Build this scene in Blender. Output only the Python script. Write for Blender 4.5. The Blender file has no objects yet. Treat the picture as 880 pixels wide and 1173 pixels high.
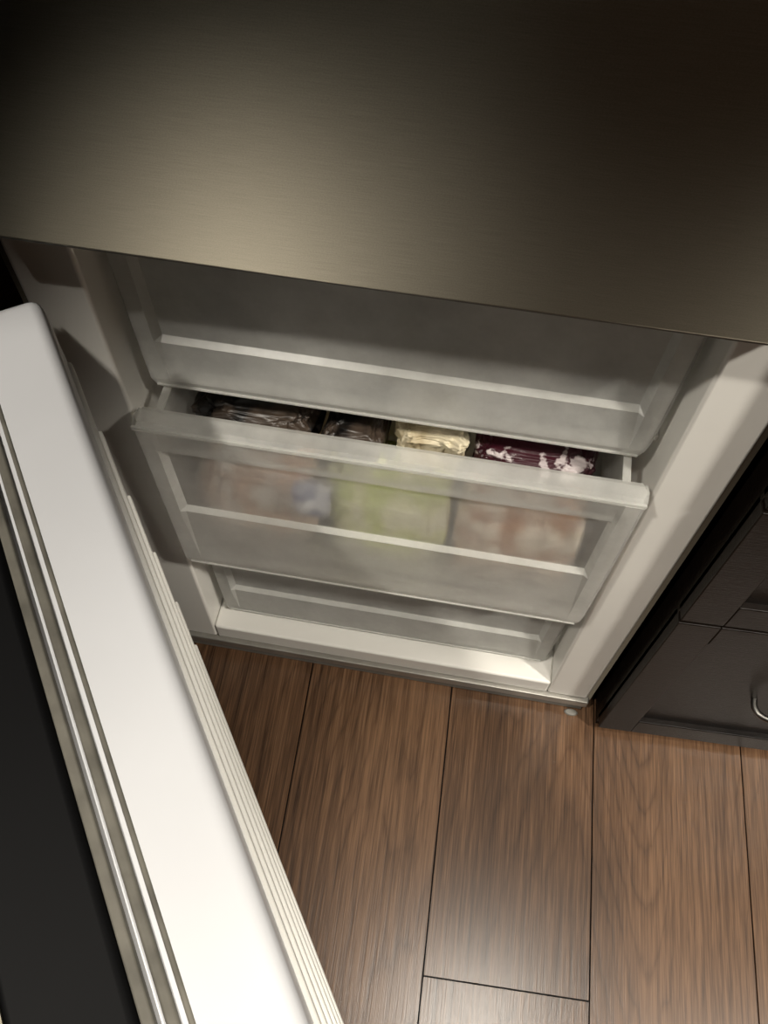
import bpy, bmesh, math, random
from mathutils import Vector, Matrix, noise
random.seed(4)
S=bpy.context.scene
col=S.collection
S.view_settings.view_transform='Standard'
S.view_settings.exposure=0.08
YAW=-.037
RZ=Matrix.Rotation(YAW,4,'Z')

# ---------------- helpers ----------------
def lin(c):
    return tuple([((x/255)/12.92 if x/255<=0.04045 else ((x/255+0.055)/1.055)**2.4) for x in c])+(1,)
def mat(name,c,rough=.5,metal=0,noise_amt=.08,scale=20,bump=0.0,bscale=60,spec=.5,stretch=(1,1,1)):
    m=bpy.data.materials.new(name); m.use_nodes=True
    n=m.node_tree.nodes; l=m.node_tree.links
    b=n['Principled BSDF']
    tc=n.new('ShaderNodeTexCoord'); mp=n.new('ShaderNodeMapping'); mp.inputs['Scale'].default_value=stretch
    l.new(tc.outputs['Object'],mp.inputs['Vector'])
    nz=n.new('ShaderNodeTexNoise'); nz.inputs['Scale'].default_value=scale; nz.inputs['Detail'].default_value=4
    l.new(mp.outputs[0],nz.inputs['Vector'])
    cr=n.new('ShaderNodeValToRGB')
    L=lin(c)
    cr.color_ramp.elements[0].color=tuple(v*(1-noise_amt) for v in L[:3])+(1,)
    cr.color_ramp.elements[1].color=tuple(min(1,v*(1+noise_amt)) for v in L[:3])+(1,)
    cr.color_ramp.elements[0].position=.3; cr.color_ramp.elements[1].position=.7
    l.new(nz.outputs['Fac'],cr.inputs[0]); l.new(cr.outputs[0],b.inputs['Base Color'])
    b.inputs['Roughness'].default_value=rough; b.inputs['Metallic'].default_value=metal
    b.inputs['Specular IOR Level'].default_value=spec
    if bump:
        n2=n.new('ShaderNodeTexNoise'); n2.inputs['Scale'].default_value=bscale; n2.inputs['Detail'].default_value=3
        l.new(mp.outputs[0],n2.inputs['Vector'])
        bp=n.new('ShaderNodeBump'); bp.inputs['Strength'].default_value=bump; bp.inputs['Distance'].default_value=.004
        l.new(n2.outputs['Fac'],bp.inputs['Height']); l.new(bp.outputs[0],b.inputs['Normal'])
    return m
def finish(bm,name,m,parent=None,bevel=0,smooth=False,seg=2):
    me=bpy.data.meshes.new(name); bmesh.ops.recalc_face_normals(bm,faces=bm.faces); bm.to_mesh(me); bm.free()
    o=bpy.data.objects.new(name,me); col.objects.link(o)
    if m: me.materials.append(m)
    if parent: o.parent=parent
    if bevel:
        md=o.modifiers.new('bevel','BEVEL'); md.width=bevel; md.segments=seg; md.limit_method='ANGLE'; md.angle_limit=math.radians(40)
        for p in me.polygons: p.use_smooth=True
        try:
            md.harden_normals=True
        except: pass
    if smooth:
        for p in me.polygons: p.use_smooth=True
    return o
def addbox(bm,x0,x1,y0,y1,z0,z1,M=None):
    vs=[bm.verts.new((x,y,z)) for z in (z0,z1) for y in (y0,y1) for x in (x0,x1)]
    for f in [(0,1,3,2),(4,6,7,5),(0,4,5,1),(2,3,7,6),(0,2,6,4),(1,5,7,3)]:
        bm.faces.new([vs[i] for i in f])
    if M:
        for v in vs: v.co=M@v.co
def boxes(name,lst,m,parent=None,bevel=0,M=None,seg=2):
    bm=bmesh.new()
    for b in lst: addbox(bm,*b,M=M)
    return finish(bm,name,m,parent,bevel,seg=seg)
def empty(name):
    e=bpy.data.objects.new(name,None); col.objects.link(e); e.empty_display_size=.1; return e

# ---------------- materials ----------------
white=mat('white_liner_plastic',(200,201,204),.34,0,.03,8)
liner=mat('freezer_liner_plastic',(224,222,216),.35,0,.04,6)
black=mat('black_plastic',(6,6,7),.6,0,.1,20,spec=.12)
gasketm=mat('gasket_rubber',(100,97,89),.6,0,.3,40,spec=.2)
gasketd=mat('gasket_groove',(30,27,24),.7,0,.3,30)
alu=mat('brushed_aluminium_trim',(165,162,155),.35,.7,.08,40)
greyp=mat('grey_plinth',(112,110,104),.5,0,.1,30)
darkw=mat('dark_wood_laminate',(16,11,8),.36,0,.25,6,.12,80,spec=.16,stretch=(1,1,12))
chrome=mat('brushed_chrome',(110,108,104),.35,1,.05,40)
wallm=mat('painted_wall',(120,114,102),.8,0,.04,6)
ceilm=mat('ceiling_paint',(150,146,138),.9,0,.03,6)
# brushed steel with anisotropy
steel=bpy.data.materials.new('brushed_steel'); steel.use_nodes=True
n=steel.node_tree.nodes; l=steel.node_tree.links; b=n['Principled BSDF']
tc=n.new('ShaderNodeTexCoord'); mp=n.new('ShaderNodeMapping'); mp.inputs['Scale'].default_value=(40,40,1500)
l.new(tc.outputs['Object'],mp.inputs[0])
nz=n.new('ShaderNodeTexNoise'); nz.inputs['Scale'].default_value=1; nz.inputs['Detail'].default_value=2; l.new(mp.outputs[0],nz.inputs['Vector'])
mp2=n.new('ShaderNodeMapping'); mp2.inputs['Scale'].default_value=(1100,40,1100); l.new(tc.outputs['Object'],mp2.inputs[0])
nz2=n.new('ShaderNodeTexNoise'); nz2.inputs['Scale'].default_value=1; nz2.inputs['Detail'].default_value=1; l.new(mp2.outputs[0],nz2.inputs['Vector'])
ad=n.new('ShaderNodeMath'); ad.operation='ADD'; l.new(nz.outputs['Fac'],ad.inputs[0]); l.new(nz2.outputs['Fac'],ad.inputs[1])
cr=n.new('ShaderNodeValToRGB'); cr.color_ramp.elements[0].position=.3; cr.color_ramp.elements[1].position=.7
hv=n.new('ShaderNodeMath'); hv.operation='MULTIPLY'; hv.inputs[1].default_value=.5; l.new(ad.outputs[0],hv.inputs[0]); l.new(hv.outputs[0],cr.inputs[0])
cr.color_ramp.elements[0].color=lin((139,133,119)); cr.color_ramp.elements[1].color=lin((156,150,136))
l.new(cr.outputs[0],b.inputs['Base Color'])
b.inputs['Metallic'].default_value=1; b.inputs['Roughness'].default_value=.59; b.inputs['Anisotropic'].default_value=.95
b.inputs['Anisotropic Rotation'].default_value=.25
tg=n.new('ShaderNodeTangent'); tg.direction_type='RADIAL'; tg.axis='Z'; l.new(tg.outputs[0],b.inputs['Tangent'])

def clear_plastic(name,c,tr,rough=.3,haze=.45,blur=.3,br=.22,var=.1):
    m=bpy.data.materials.new(name); m.use_nodes=True
    n=m.node_tree.nodes; l=m.node_tree.links; b=n['Principled BSDF']; out=n['Material Output']
    b.inputs['Base Color'].default_value=lin(c); b.inputs['Roughness'].default_value=rough
    t=n.new('ShaderNodeBsdfTransparent'); t.inputs[0].default_value=(.985,.985,.98,1)
    rf=n.new('ShaderNodeBsdfRefraction'); rf.inputs['Color'].default_value=(.985,.985,.98,1); rf.inputs['Roughness'].default_value=br; rf.inputs['IOR'].default_value=1.12
    tl=n.new('ShaderNodeBsdfTranslucent'); tl.inputs[0].default_value=lin(c)
    tc=n.new('ShaderNodeTexCoord'); nz=n.new('ShaderNodeTexNoise'); nz.inputs['Scale'].default_value=13; nz.inputs['Detail'].default_value=8; nz.inputs['Roughness'].default_value=.72
    l.new(tc.outputs['Object'],nz.inputs['Vector'])
    mr=n.new('ShaderNodeMapRange'); mr.inputs[1].default_value=.3; mr.inputs[2].default_value=.7
    mr.inputs[3].default_value=max(0,tr-var); mr.inputs[4].default_value=min(1,tr+var); l.new(nz.outputs['Fac'],mr.inputs[0])
    m1=n.new('ShaderNodeMixShader'); m1.inputs[0].default_value=haze; l.new(b.outputs[0],m1.inputs[1]); l.new(tl.outputs[0],m1.inputs[2])
    mt=n.new('ShaderNodeMixShader'); mt.inputs[0].default_value=blur; l.new(t.outputs[0],mt.inputs[1]); l.new(rf.outputs[0],mt.inputs[2])
    m2=n.new('ShaderNodeMixShader'); l.new(mr.outputs[0],m2.inputs[0]); l.new(m1.outputs[0],m2.inputs[1]); l.new(mt.outputs[0],m2.inputs[2])
    l.new(m2.outputs[0],out.inputs[0])
    return m
plast_front=clear_plastic('frosted_drawer_plastic',(242,242,238),.64,haze=.32,blur=.35,br=.3,var=.14)
plast_band=clear_plastic('frosted_band_plastic',(242,242,238),.76,haze=.32,blur=.45,br=.3,var=.12)
plast_window=clear_plastic('clear_window_plastic',(242,242,240),.83,haze=.32,blur=.42,br=.28,var=.12)
plast_clear=clear_plastic('clear_drawer_plastic',(238,238,235),.84,blur=.15)
plast_edge=clear_plastic('drawer_edge_plastic',(238,238,234),.45,blur=.3)

# ---------------- room ----------------
bm=bmesh.new()
PW=.208; X0=-.10
uvl=bm.loops.layers.float_color.new('plank')
joints={0:[-.95,.4],1:[-.384,.85],2:[-1.15,.2],3:[-.75,.5],-1:[-.7,.6],-2:[-1.3,.1]}
for i in range(-8,11):
    xa=X0+i*PW; xb=xa+PW
    js=[-3.0]+sorted(joints.get(i,[-2.1+.5*((i*37)%5)/2, -.6+.4*((i*53)%4)]))+[1.0]
    for a,c in zip(js[:-1],js[1:]):
        before=set(bm.faces)
        g=.0010
        addbox(bm,xa+g,xb-g,a+g,c-g,-.012,0)
        rr=(random.random(),random.random(),random.random(),1)
        for f in bm.faces:
            if f not in before:
                for lp in f.loops: lp[uvl]=rr
addbox(bm,-2.0,2.3,-3.0,1.0,-.05,-.006)
floor=finish(bm,'floor',None,None)
fm=bpy.data.materials.new('oak_plank_floor'); fm.use_nodes=True
n=fm.node_tree.nodes; l=fm.node_tree.links; b=n['Principled BSDF']
def math_(op,a,bv,c=None):
    m=n.new('ShaderNodeMath'); m.operation=op
    for i,v in enumerate((a,bv,c)):
        if v is None: continue
        if isinstance(v,(int,float)): m.inputs[i].default_value=v
        else: l.new(v,m.inputs[i])
    return m.outputs[0]
tc=n.new('ShaderNodeTexCoord'); at=n.new('ShaderNodeAttribute'); at.attribute_name='plank'
sc=n.new('ShaderNodeVectorMath'); sc.operation='SCALE'; sc.inputs['Scale'].default_value=7; l.new(at.outputs['Color'],sc.inputs[0])
av=n.new('ShaderNodeVectorMath'); av.operation='ADD'; l.new(tc.outputs['Object'],av.inputs[0]); l.new(sc.outputs[0],av.inputs[1])
def nzz(s,det=3,r=.5):
    m=n.new('ShaderNodeMapping'); m.inputs['Scale'].default_value=s; l.new(av.outputs[0],m.inputs[0])
    k=n.new('ShaderNodeTexNoise'); k.inputs['Scale'].default_value=1; k.inputs['Detail'].default_value=det; k.inputs['Roughness'].default_value=r
    l.new(m.outputs[0],k.inputs['Vector']); return k.outputs['Fac']
base=nzz((5.0,.7,1),1,.4); jit=nzz((60,12,1),3)
ph=math_('MULTIPLY_ADD',jit,3.5,math_('MULTIPLY',base,150))
ring_=math_('SINE',ph,None)
ring_=math_('MULTIPLY',math_('ABSOLUTE',ring_,None),-1.0)
ring_=math_('POWER',math_('ADD',ring_,1.0),2.5)
amp=math_('MULTIPLY',nzz((8,2.0,1),2),.15)
pores=nzz((620,14,1),3,.6); broad=nzz((9,.9,1),2); streak=nzz((190,3.0,1),3)
s=math_('MULTIPLY',math_('MULTIPLY',ring_,-1.0),amp)
s=math_('MULTIPLY_ADD',broad,.28,s)
s=math_('MULTIPLY_ADD',pores,.50,s)
s=math_('MULTIPLY_ADD',streak,.32,s)
sx=n.new('ShaderNodeSeparateXYZ'); l.new(at.outputs['Color'],sx.inputs[0])
s3=math_('MULTIPLY_ADD',sx.outputs[0],.06,s)
cr=n.new('ShaderNodeValToRGB'); l.new(s3,cr.inputs[0])
cr.color_ramp.elements[0].position=.38; cr.color_ramp.elements[0].color=lin((44,30,20))
cr.color_ramp.elements[1].position=.76; cr.color_ramp.elements[1].color=lin((118,89,65))
e=cr.color_ramp.elements.new(.57); e.color=lin((83,60,42))
l.new(cr.outputs[0],b.inputs['Base Color']); b.inputs['Roughness'].default_value=.27
bp=n.new('ShaderNodeBump'); bp.inputs['Strength'].default_value=.2; bp.inputs['Distance'].default_value=.001; l.new(s,bp.inputs['Height']); l.new(bp.outputs[0],b.inputs['Normal'])
sub=mat('plank_seam_shadow',(14,9,6),.9)
floor.data.materials.append(fm); floor.data.materials.append(sub)
for p in floor.data.polygons[-6:]: p.material_index=1

boxes('wall_back',[(-2,2.3,1.0,1.1,0,2.5)],wallm)
boxes('wall_left',[(-2.1,-2,-3,1.1,0,2.5)],wallm)
boxes('wall_right',[(2.3,2.4,-3,1.1,0,2.5)],wallm)
boxes('wall_front',[(-2,2.3,-3.1,-3,0,2.5)],wallm)
boxes('ceiling',[(-2.1,2.4,-3.1,1.1,2.5,2.6)],ceilm)

# ---------------- refrigerator ----------------
fr=empty('refrigerator'); fr.rotation_euler=(0,0,YAW)
boxes('cabinet_side_panels',[(-.303,-.297,.004,.64,.03,1.86),(.297,.303,.004,.64,.03,1.86),(-.297,.297,.62,.64,.03,1.86),(-.297,.297,.004,.62,1.84,1.86)],steel,fr)
boxes('freezer_frame_and_walls',[(-.297,-.24,0,.45,.042,.85),(.24,.297,0,.45,.042,.85),(-.24,.24,.42,.45,.042,.85),(-.24,.24,0,.42,.042,.078),(-.24,.24,0,.42,.80,.85)],liner,fr,.004)
boxes('drawer_runners',[(min(sx*.24,sx*.234),max(sx*.24,sx*.234),.05,.40,z,z+.008) for sx in (-1,1) for z in (.335,.59)],liner,fr,.002)
boxes('fresh_food_compartment',[(-.297,.297,.0,.6,.851,1.838)],liner,fr)
boxes('fridge_door',[(-.3,.3,-.05,-.012,.833,1.86)],steel,fr,.003,seg=3)
boxes('fridge_door_bottom_trim',[(-.297,.297,-.046,-.014,.829,.8335)],greyp,fr,.001)
boxes('plinth_upper_trim',[(-.30,.30,-.006,.02,.024,.041)],alu,fr,.002)
boxes('plinth_lower_trim',[(-.297,.297,-.002,.02,.002,.021)],greyp,fr,.002)
boxes('plinth_shadow_gap',[(-.29,.29,.006,.03,.0,.041)],black,fr)
bm=bmesh.new(); bmesh.ops.create_cone(bm,cap_ends=True,segments=24,radius1=.008,radius2=.006,depth=.003)
for v in bm.verts: v.co=Vector((v.co.x*1.3,v.co.y*.7,v.co.z))+Vector((.283,-.008,.0015))
finish(bm,'leveling_foot',greyp,fr,.001)
# freezer door
d=Vector((.545,-.838,0)).normalized(); nn=Vector((.838,.545,0)).normalized()
A=Vector((-.24,-.05,0))
MD=Matrix(((d.x,nn.x,0,A.x),(d.y,nn.y,0,A.y),(0,0,1,0),(0,0,0,1)))
MD=RZ.inverted()@MD
LW=.51; ZT=.802
boxes('freezer_door_body',[(-.045,LW+.045,-.120,-.066,.04,ZT)],black,fr,.005,MD,3)
boxes('freezer_door_steel_skin',[(-.046,LW+.046,-.123,-.1195,.04,ZT-.001)],steel,fr,0,MD)
def ring(x0,x1,z0,z1,w,y0,y1):
    return [(x0,x1,y0,y1,z1-w,z1),(x0,x1,y0,y1,z0,z0+w),(x0,x0+w,y0,y1,z0+w,z1-w),(x1-w,x1,y0,y1,z0+w,z1-w)]
def gring(name,inset,y0,y1,m,bev=.001,w=.02):
    boxes(name,ring(-.045+inset,LW+.045-inset,.04+inset,ZT-inset,w,y0,y1),m,fr,bev,MD)
gring('door_inner_border',.002,-.066,-.060,gasketm,.0015,.04)
gring('door_gasket_groove',.010,-.060,-.0565,gasketd,.0,.03)
gring('door_gasket_bellows',.004,-.0565,-.0505,gasketm,.002)
gring('door_gasket_fold',.012,-.0505,-.0478,gasketd,0)
gring('door_gasket_lip',.006,-.0478,-.0445,gasketm,.0015,.010)
gring('door_gasket_inner_groove',.013,-.0478,-.0420,gasketd,.0,.004)
bm=bmesh.new(); addbox(bm,0,LW,-.066,0,.085,.795,M=MD)
finish(bm,'freezer_door_liner',white,fr,.009,seg=4)
ribs=[]
for z in (.745,.66,.56,.45,.33,.2):
    ribs.append((.02,LW-.02,-.002,.003,z-.012,z))
boxes('door_liner_ribs',ribs,liner,fr,.002,MD)

# ---------------- drawers ----------------
def drawer(yf,zt,zb,bands,front_mat,depth=.31,w=.232,taper=.003,win=None,band=None):
    e=empty('freezer_drawer'); e.rotation_euler=(0,0,YAW)
    H=zt-zb; up,lo=bands
    prof=[(zt-.002,.018),(zt,.014),(zt,.002),(zt-.004,-.003),(up+.004,-.003),(up,.004),(lo+.004,.005),(lo,-.001),(zb+.012,-.005),(zb+.003,-.003),(zb,.004),(zb+.001,.016)]
    fr_off=-.004
    bm=bmesh.new(); rows=[]
    for k,(z,off) in enumerate(prof):
        t=(zt-z)/H
        ww=w-taper*t
        if z<zb+.014: ww-=.006*(1-(z-zb)/.014)**2+.001
        xs=[-ww,-ww,-ww+.004,-ww+.017,-ww+.022,-ww*.5,0,ww*.5,ww-.022,ww-.017,ww-.004,ww,ww]
        bo=min(off,fr_off) if 2<k<10 else off
        ys=[.014,.002,bo,bo,off,off,off,off,off,bo,bo,.002,.014]
        if k<3 or k>9: ys=[.018,.01,off,off,off,off,off,off,off,off,off,.01,.018]
        rows.append([bm.verts.new((x,yf+y,z)) for x,y in zip(xs,ys)])
    for r in range(len(rows)-1):
        for c in range(12):
            f=bm.faces.new([rows[r][c],rows[r][c+1],rows[r+1][c+1],rows[r+1][c]])
            if win and r==5 and 3<c<8: f.material_index=1
            if band and r in (3,7) and 2<c<9: f.material_index=2
    o=finish(bm,'drawer_front',front_mat,e)
    if win: o.data.materials.append(win)
    if band: o.data.materials.append(band)
    md=o.modifiers.new('s','SOLIDIFY'); md.thickness=.0022
    boxes('drawer_rim_lip',[(-w,w,yf-.0055,yf-.003,zt-.004,zt+.001),(-w+.024,w-.024,yf-.002,yf+.006,lo-.0002,lo+.0005),(-w+taper+.008,w-taper-.008,yf-.007,yf-.004,zb+.002,zb+.0045)],plast_edge,e,.0003)
    x=w-.018; y0=yf+.019; y1=yf+depth; zs=zt-.006
    t=.0022
    boxes('drawer_tray',[(-x,-x+t,y0,y1,zb+.012,zs),(x-t,x,y0,y1,zb+.012,zs),(-x+t,x-t,y1-t,y1,zb+.012,zs),(-x,x,y0,y1,zb+.009,zb+.012)],plast_clear,e)
    boxes('drawer_tray_rim',[(-x-.004,-x+.003,y0,y1,zs,zs+.003),(x-.003,x+.004,y0,y1,zs,zs+.003),(-x,x,y1-.003,y1+.003,zs,zs+.003)],plast_edge,e)
    return e
drawer(.032,.79,.594,(.762,.652),plast_front)
drawer(-.018,.592,.332,(.556,.445),plast_front,win=plast_window,band=plast_band)
drawer(.032,.322,.088,(.295,.15),plast_front)

# ---------------- frozen food ----------------
def bag(name,loc,size,m,rot=(0,0,0),seed=0,wr=.16,flat=4.5):
    bm=bmesh.new()
    bmesh.ops.create_icosphere(bm,subdivisions=6,radius=1)
    off=Vector((seed*3.1,seed*1.7,seed*.9))
    for v in bm.verts:
        p=v.co.copy()
        q=Vector([math.copysign(abs(c)**(2/flat),c) for c in p])
        r1=1-abs(noise.noise(p*2.6+off))*2; r2=1-abs(noise.noise(p*5.3+off*2))*2
        s=noise.noise(p*1.6+off)*wr+(r1-.6)*wr*.35+(r2-.6)*wr*.22+noise.noise(p*13+off)*wr*.12
        v.co=q*(1+s)
    hi=[max(v.co[i] for v in bm.verts) for i in range(3)]; lo=[min(v.co[i] for v in bm.verts) for i in range(3)]
    for v in bm.verts: v.co=Vector([((v.co[i]-lo[i])/(hi[i]-lo[i])-.5)*size[i] for i in range(3)])
    o=finish(bm,name,m,None,0,True)
    o.location=RZ@Vector(loc); o.rotation_euler=(rot[0],rot[1],rot[2]+YAW)
    return o
def packmat(name,c1,c2,scale=12,rough=.3,c3=None,p=(.42,.58)):
    m=mat(name,c1,rough,0,.1,scale,.5,40)
    n=m.node_tree.nodes
    cr=[x for x in n if x.type=='VALTORGB'][0]
    cr.color_ramp.elements[0].color=lin(c1); cr.color_ramp.elements[1].color=lin(c2)
    cr.color_ramp.elements[0].position=p[0]; cr.color_ramp.elements[1].position=p[1]
    if c3:
        e=cr.color_ramp.elements.new(.5); e.color=lin(c3)
    return m
veg=packmat('frozen_vegetables_film',(206,218,120),(255,252,228),24,.3,(242,240,186))
bread=packmat('frozen_bread_film',(230,192,166),(254,250,244),26)
brown=packmat('frozen_meat_film',(176,126,88),(252,242,226),26)
cream=packmat('frozen_dumplings_film',(240,226,196),(254,252,240),16)
dark=packmat('dark_food_film',(12,11,10),(60,50,42),30,.4)
beige=packmat('crumpled_paper_bag',(160,146,116),(204,194,168),26,.6)
red=packmat('magenta_food_wrapper',(50,10,22),(170,160,160),34,.4,None,(.58,.61))
bluew=packmat('blue_white_wrapper',(60,74,130),(225,225,230),40,.3)
bag('frozen_bread_bag',(-.141,.050,.426),(.132,.086,.148),bread,seed=1)
bag('frozen_vegetable_bag',(-.002,.050,.426),(.138,.086,.148),veg,seed=2)
bag('frozen_meat_bag',(.139,.050,.426),(.136,.086,.148),brown,seed=3)
bag('frozen_dumplings_bag',(0,.165,.43),(.40,.085,.16),cream,seed=11)
bag('blue_food_wrapper',(-.076,.001,.475),(.04,.010,.06),bluew,seed=8)
bag('dark_food_packet',(-.142,.070,.528),(.132,.09,.050),dark,seed=4,wr=.26)
bag('dark_food_packet',(-.041,.072,.526),(.066,.09,.048),dark,seed=5,wr=.26)
bag('crumpled_paper_bag',(.034,.072,.534),(.078,.085,.064),beige,seed=6,wr=.3)
bag('magenta_snack_packet',(.138,.072,.527),(.124,.09,.050),red,seed=7)

# ---------------- kitchen cabinet right ----------------
kc=empty('kitchen_cabinet')
cx0,cx1=.318,.92
boxes('cabinet_carcass',[(.334,cx1,-.022,.58,.05,.88)],darkw,kc,.002)
boxes('cabinet_toe_kick',[(.334,cx1,-.03,.5,0,.05)],darkw,kc,.002)
boxes('cabinet_side_filler',[(cx0,.333,-.030,.02,0,.88)],darkw,kc,.001)
fl=[]; pan=[]
for z0,z1 in ((.02,.392),(.398,.62),(.626,.87)):
    s_=.045
    x0,x1=cx0,cx1-.003
    fl+= [(x0,x0+s_,-.042,-.022,z0,z1),(x1-s_,x1,-.042,-.022,z0,z1),(x0+s_,x1-s_,-.042,-.022,z0,z0+s_),(x0+s_,x1-s_,-.042,-.022,z1-s_,z1)]
    pan.append((x0+s_-.001,x1-s_+.001,-.034,-.02,z0+s_-.001,z1-s_+.001))
boxes('drawer_front_frames',fl,darkw,kc,.0015)
boxes('drawer_front_panels',pan,darkw,kc,0)
boxes('countertop',[(.334,cx1+.3,-.05,.6,.88,.915)],mat('stone_countertop',(60,56,52),.3,0,.3,60),kc,.004)
def handle(zc,xa=.475,xb=.60):
    cu=bpy.data.curves.new('drawer_handle','CURVE'); cu.dimensions='3D'; cu.bevel_depth=.004; cu.bevel_resolution=4; cu.use_fill_caps=True
    sp=cu.splines.new('BEZIER'); pts=[(xa,-.030,zc),(xa,-.046,zc),(xa+.010,-.056,zc),(xb-.010,-.056,zc),(xb,-.046,zc),(xb,-.030,zc)]
    sp.bezier_points.add(len(pts)-1)
    for p,c in zip(sp.bezier_points,pts):
        p.co=c; p.handle_left_type=p.handle_right_type='AUTO'
    o=bpy.data.objects.new('drawer_handle',cu); col.objects.link(o); cu.materials.append(chrome); o.parent=kc
for zc in (.185,.51,.75): handle(zc)

# ---------------- lights ----------------
lampm=bpy.data.materials.new('lamp_diffuser'); lampm.use_nodes=True
bb=lampm.node_tree.nodes['Principled BSDF']; bb.inputs['Base Color'].default_value=(1,.95,.85,1)
bb.inputs['Emission Color'].default_value=(1,.93,.82,1); bb.inputs['Emission Strength'].default_value=4
def lamp_disc(name,x,y,r):
    bm=bmesh.new(); bmesh.ops.create_cone(bm,cap_ends=True,segments=48,radius1=r,radius2=r*1.08,depth=.03)
    o=finish(bm,name,lampm,None,.006); o.location=(x,y,2.484); return o
def spot(o,power,half,target,blend,rad,colr):
    L=bpy.data.lights.new('spot_light','SPOT'); L.energy=power; L.spot_size=math.radians(2*half); L.spot_blend=blend; L.shadow_soft_size=rad; L.color=colr
    lo=bpy.data.objects.new('spot_light',L); col.objects.link(lo); lo.parent=o; lo.location=(0,0,-.03)
    src=Vector(o.location)+Vector((0,0,-.03))
    lo.rotation_euler=(Vector(target)-src).to_track_quat('-Z','Y').to_euler()
C=(1,.935,.83)
o=lamp_disc('added_fill_lamp',-.65,-.9,.07); spot(o,150,22.6,(.222,-.655,0),.06,.05,C)
o=lamp_disc('added_fill_lamp',1.5,-.85,.09); spot(o,330,22,(.35,-.45,0),.35,.08,C)  # added fill lamp on the right, brightens freezer base and floor, aimed off steel
o=lamp_disc('ceiling_lamp',.41,-.42,.08); spot(o,85,13,(.36,-.44,0),.35,.08,C)
w=bpy.data.worlds.new('world'); S.world=w; w.use_nodes=True; w.node_tree.nodes['Background'].inputs[0].default_value=(.05,.05,.05,1)

# ---------------- camera ----------------
cam=bpy.data.cameras.new('camera'); co=bpy.data.objects.new('camera',cam); col.objects.link(co)
F=1010
cam.sensor_fit='VERTICAL'; cam.sensor_height=36; cam.lens=F/1173*36; cam.clip_start=.02
back=Vector((.054,-.5025,.862)).normalized(); right=Vector((.991,.135,.017)); right=(right-right.dot(back)*back).normalized(); upv=back.cross(right)
M=Matrix((right,upv,back)).transposed().to_4x4(); M.translation=Vector((.047,-.45,1.245))
co.matrix_world=M
S.camera=co
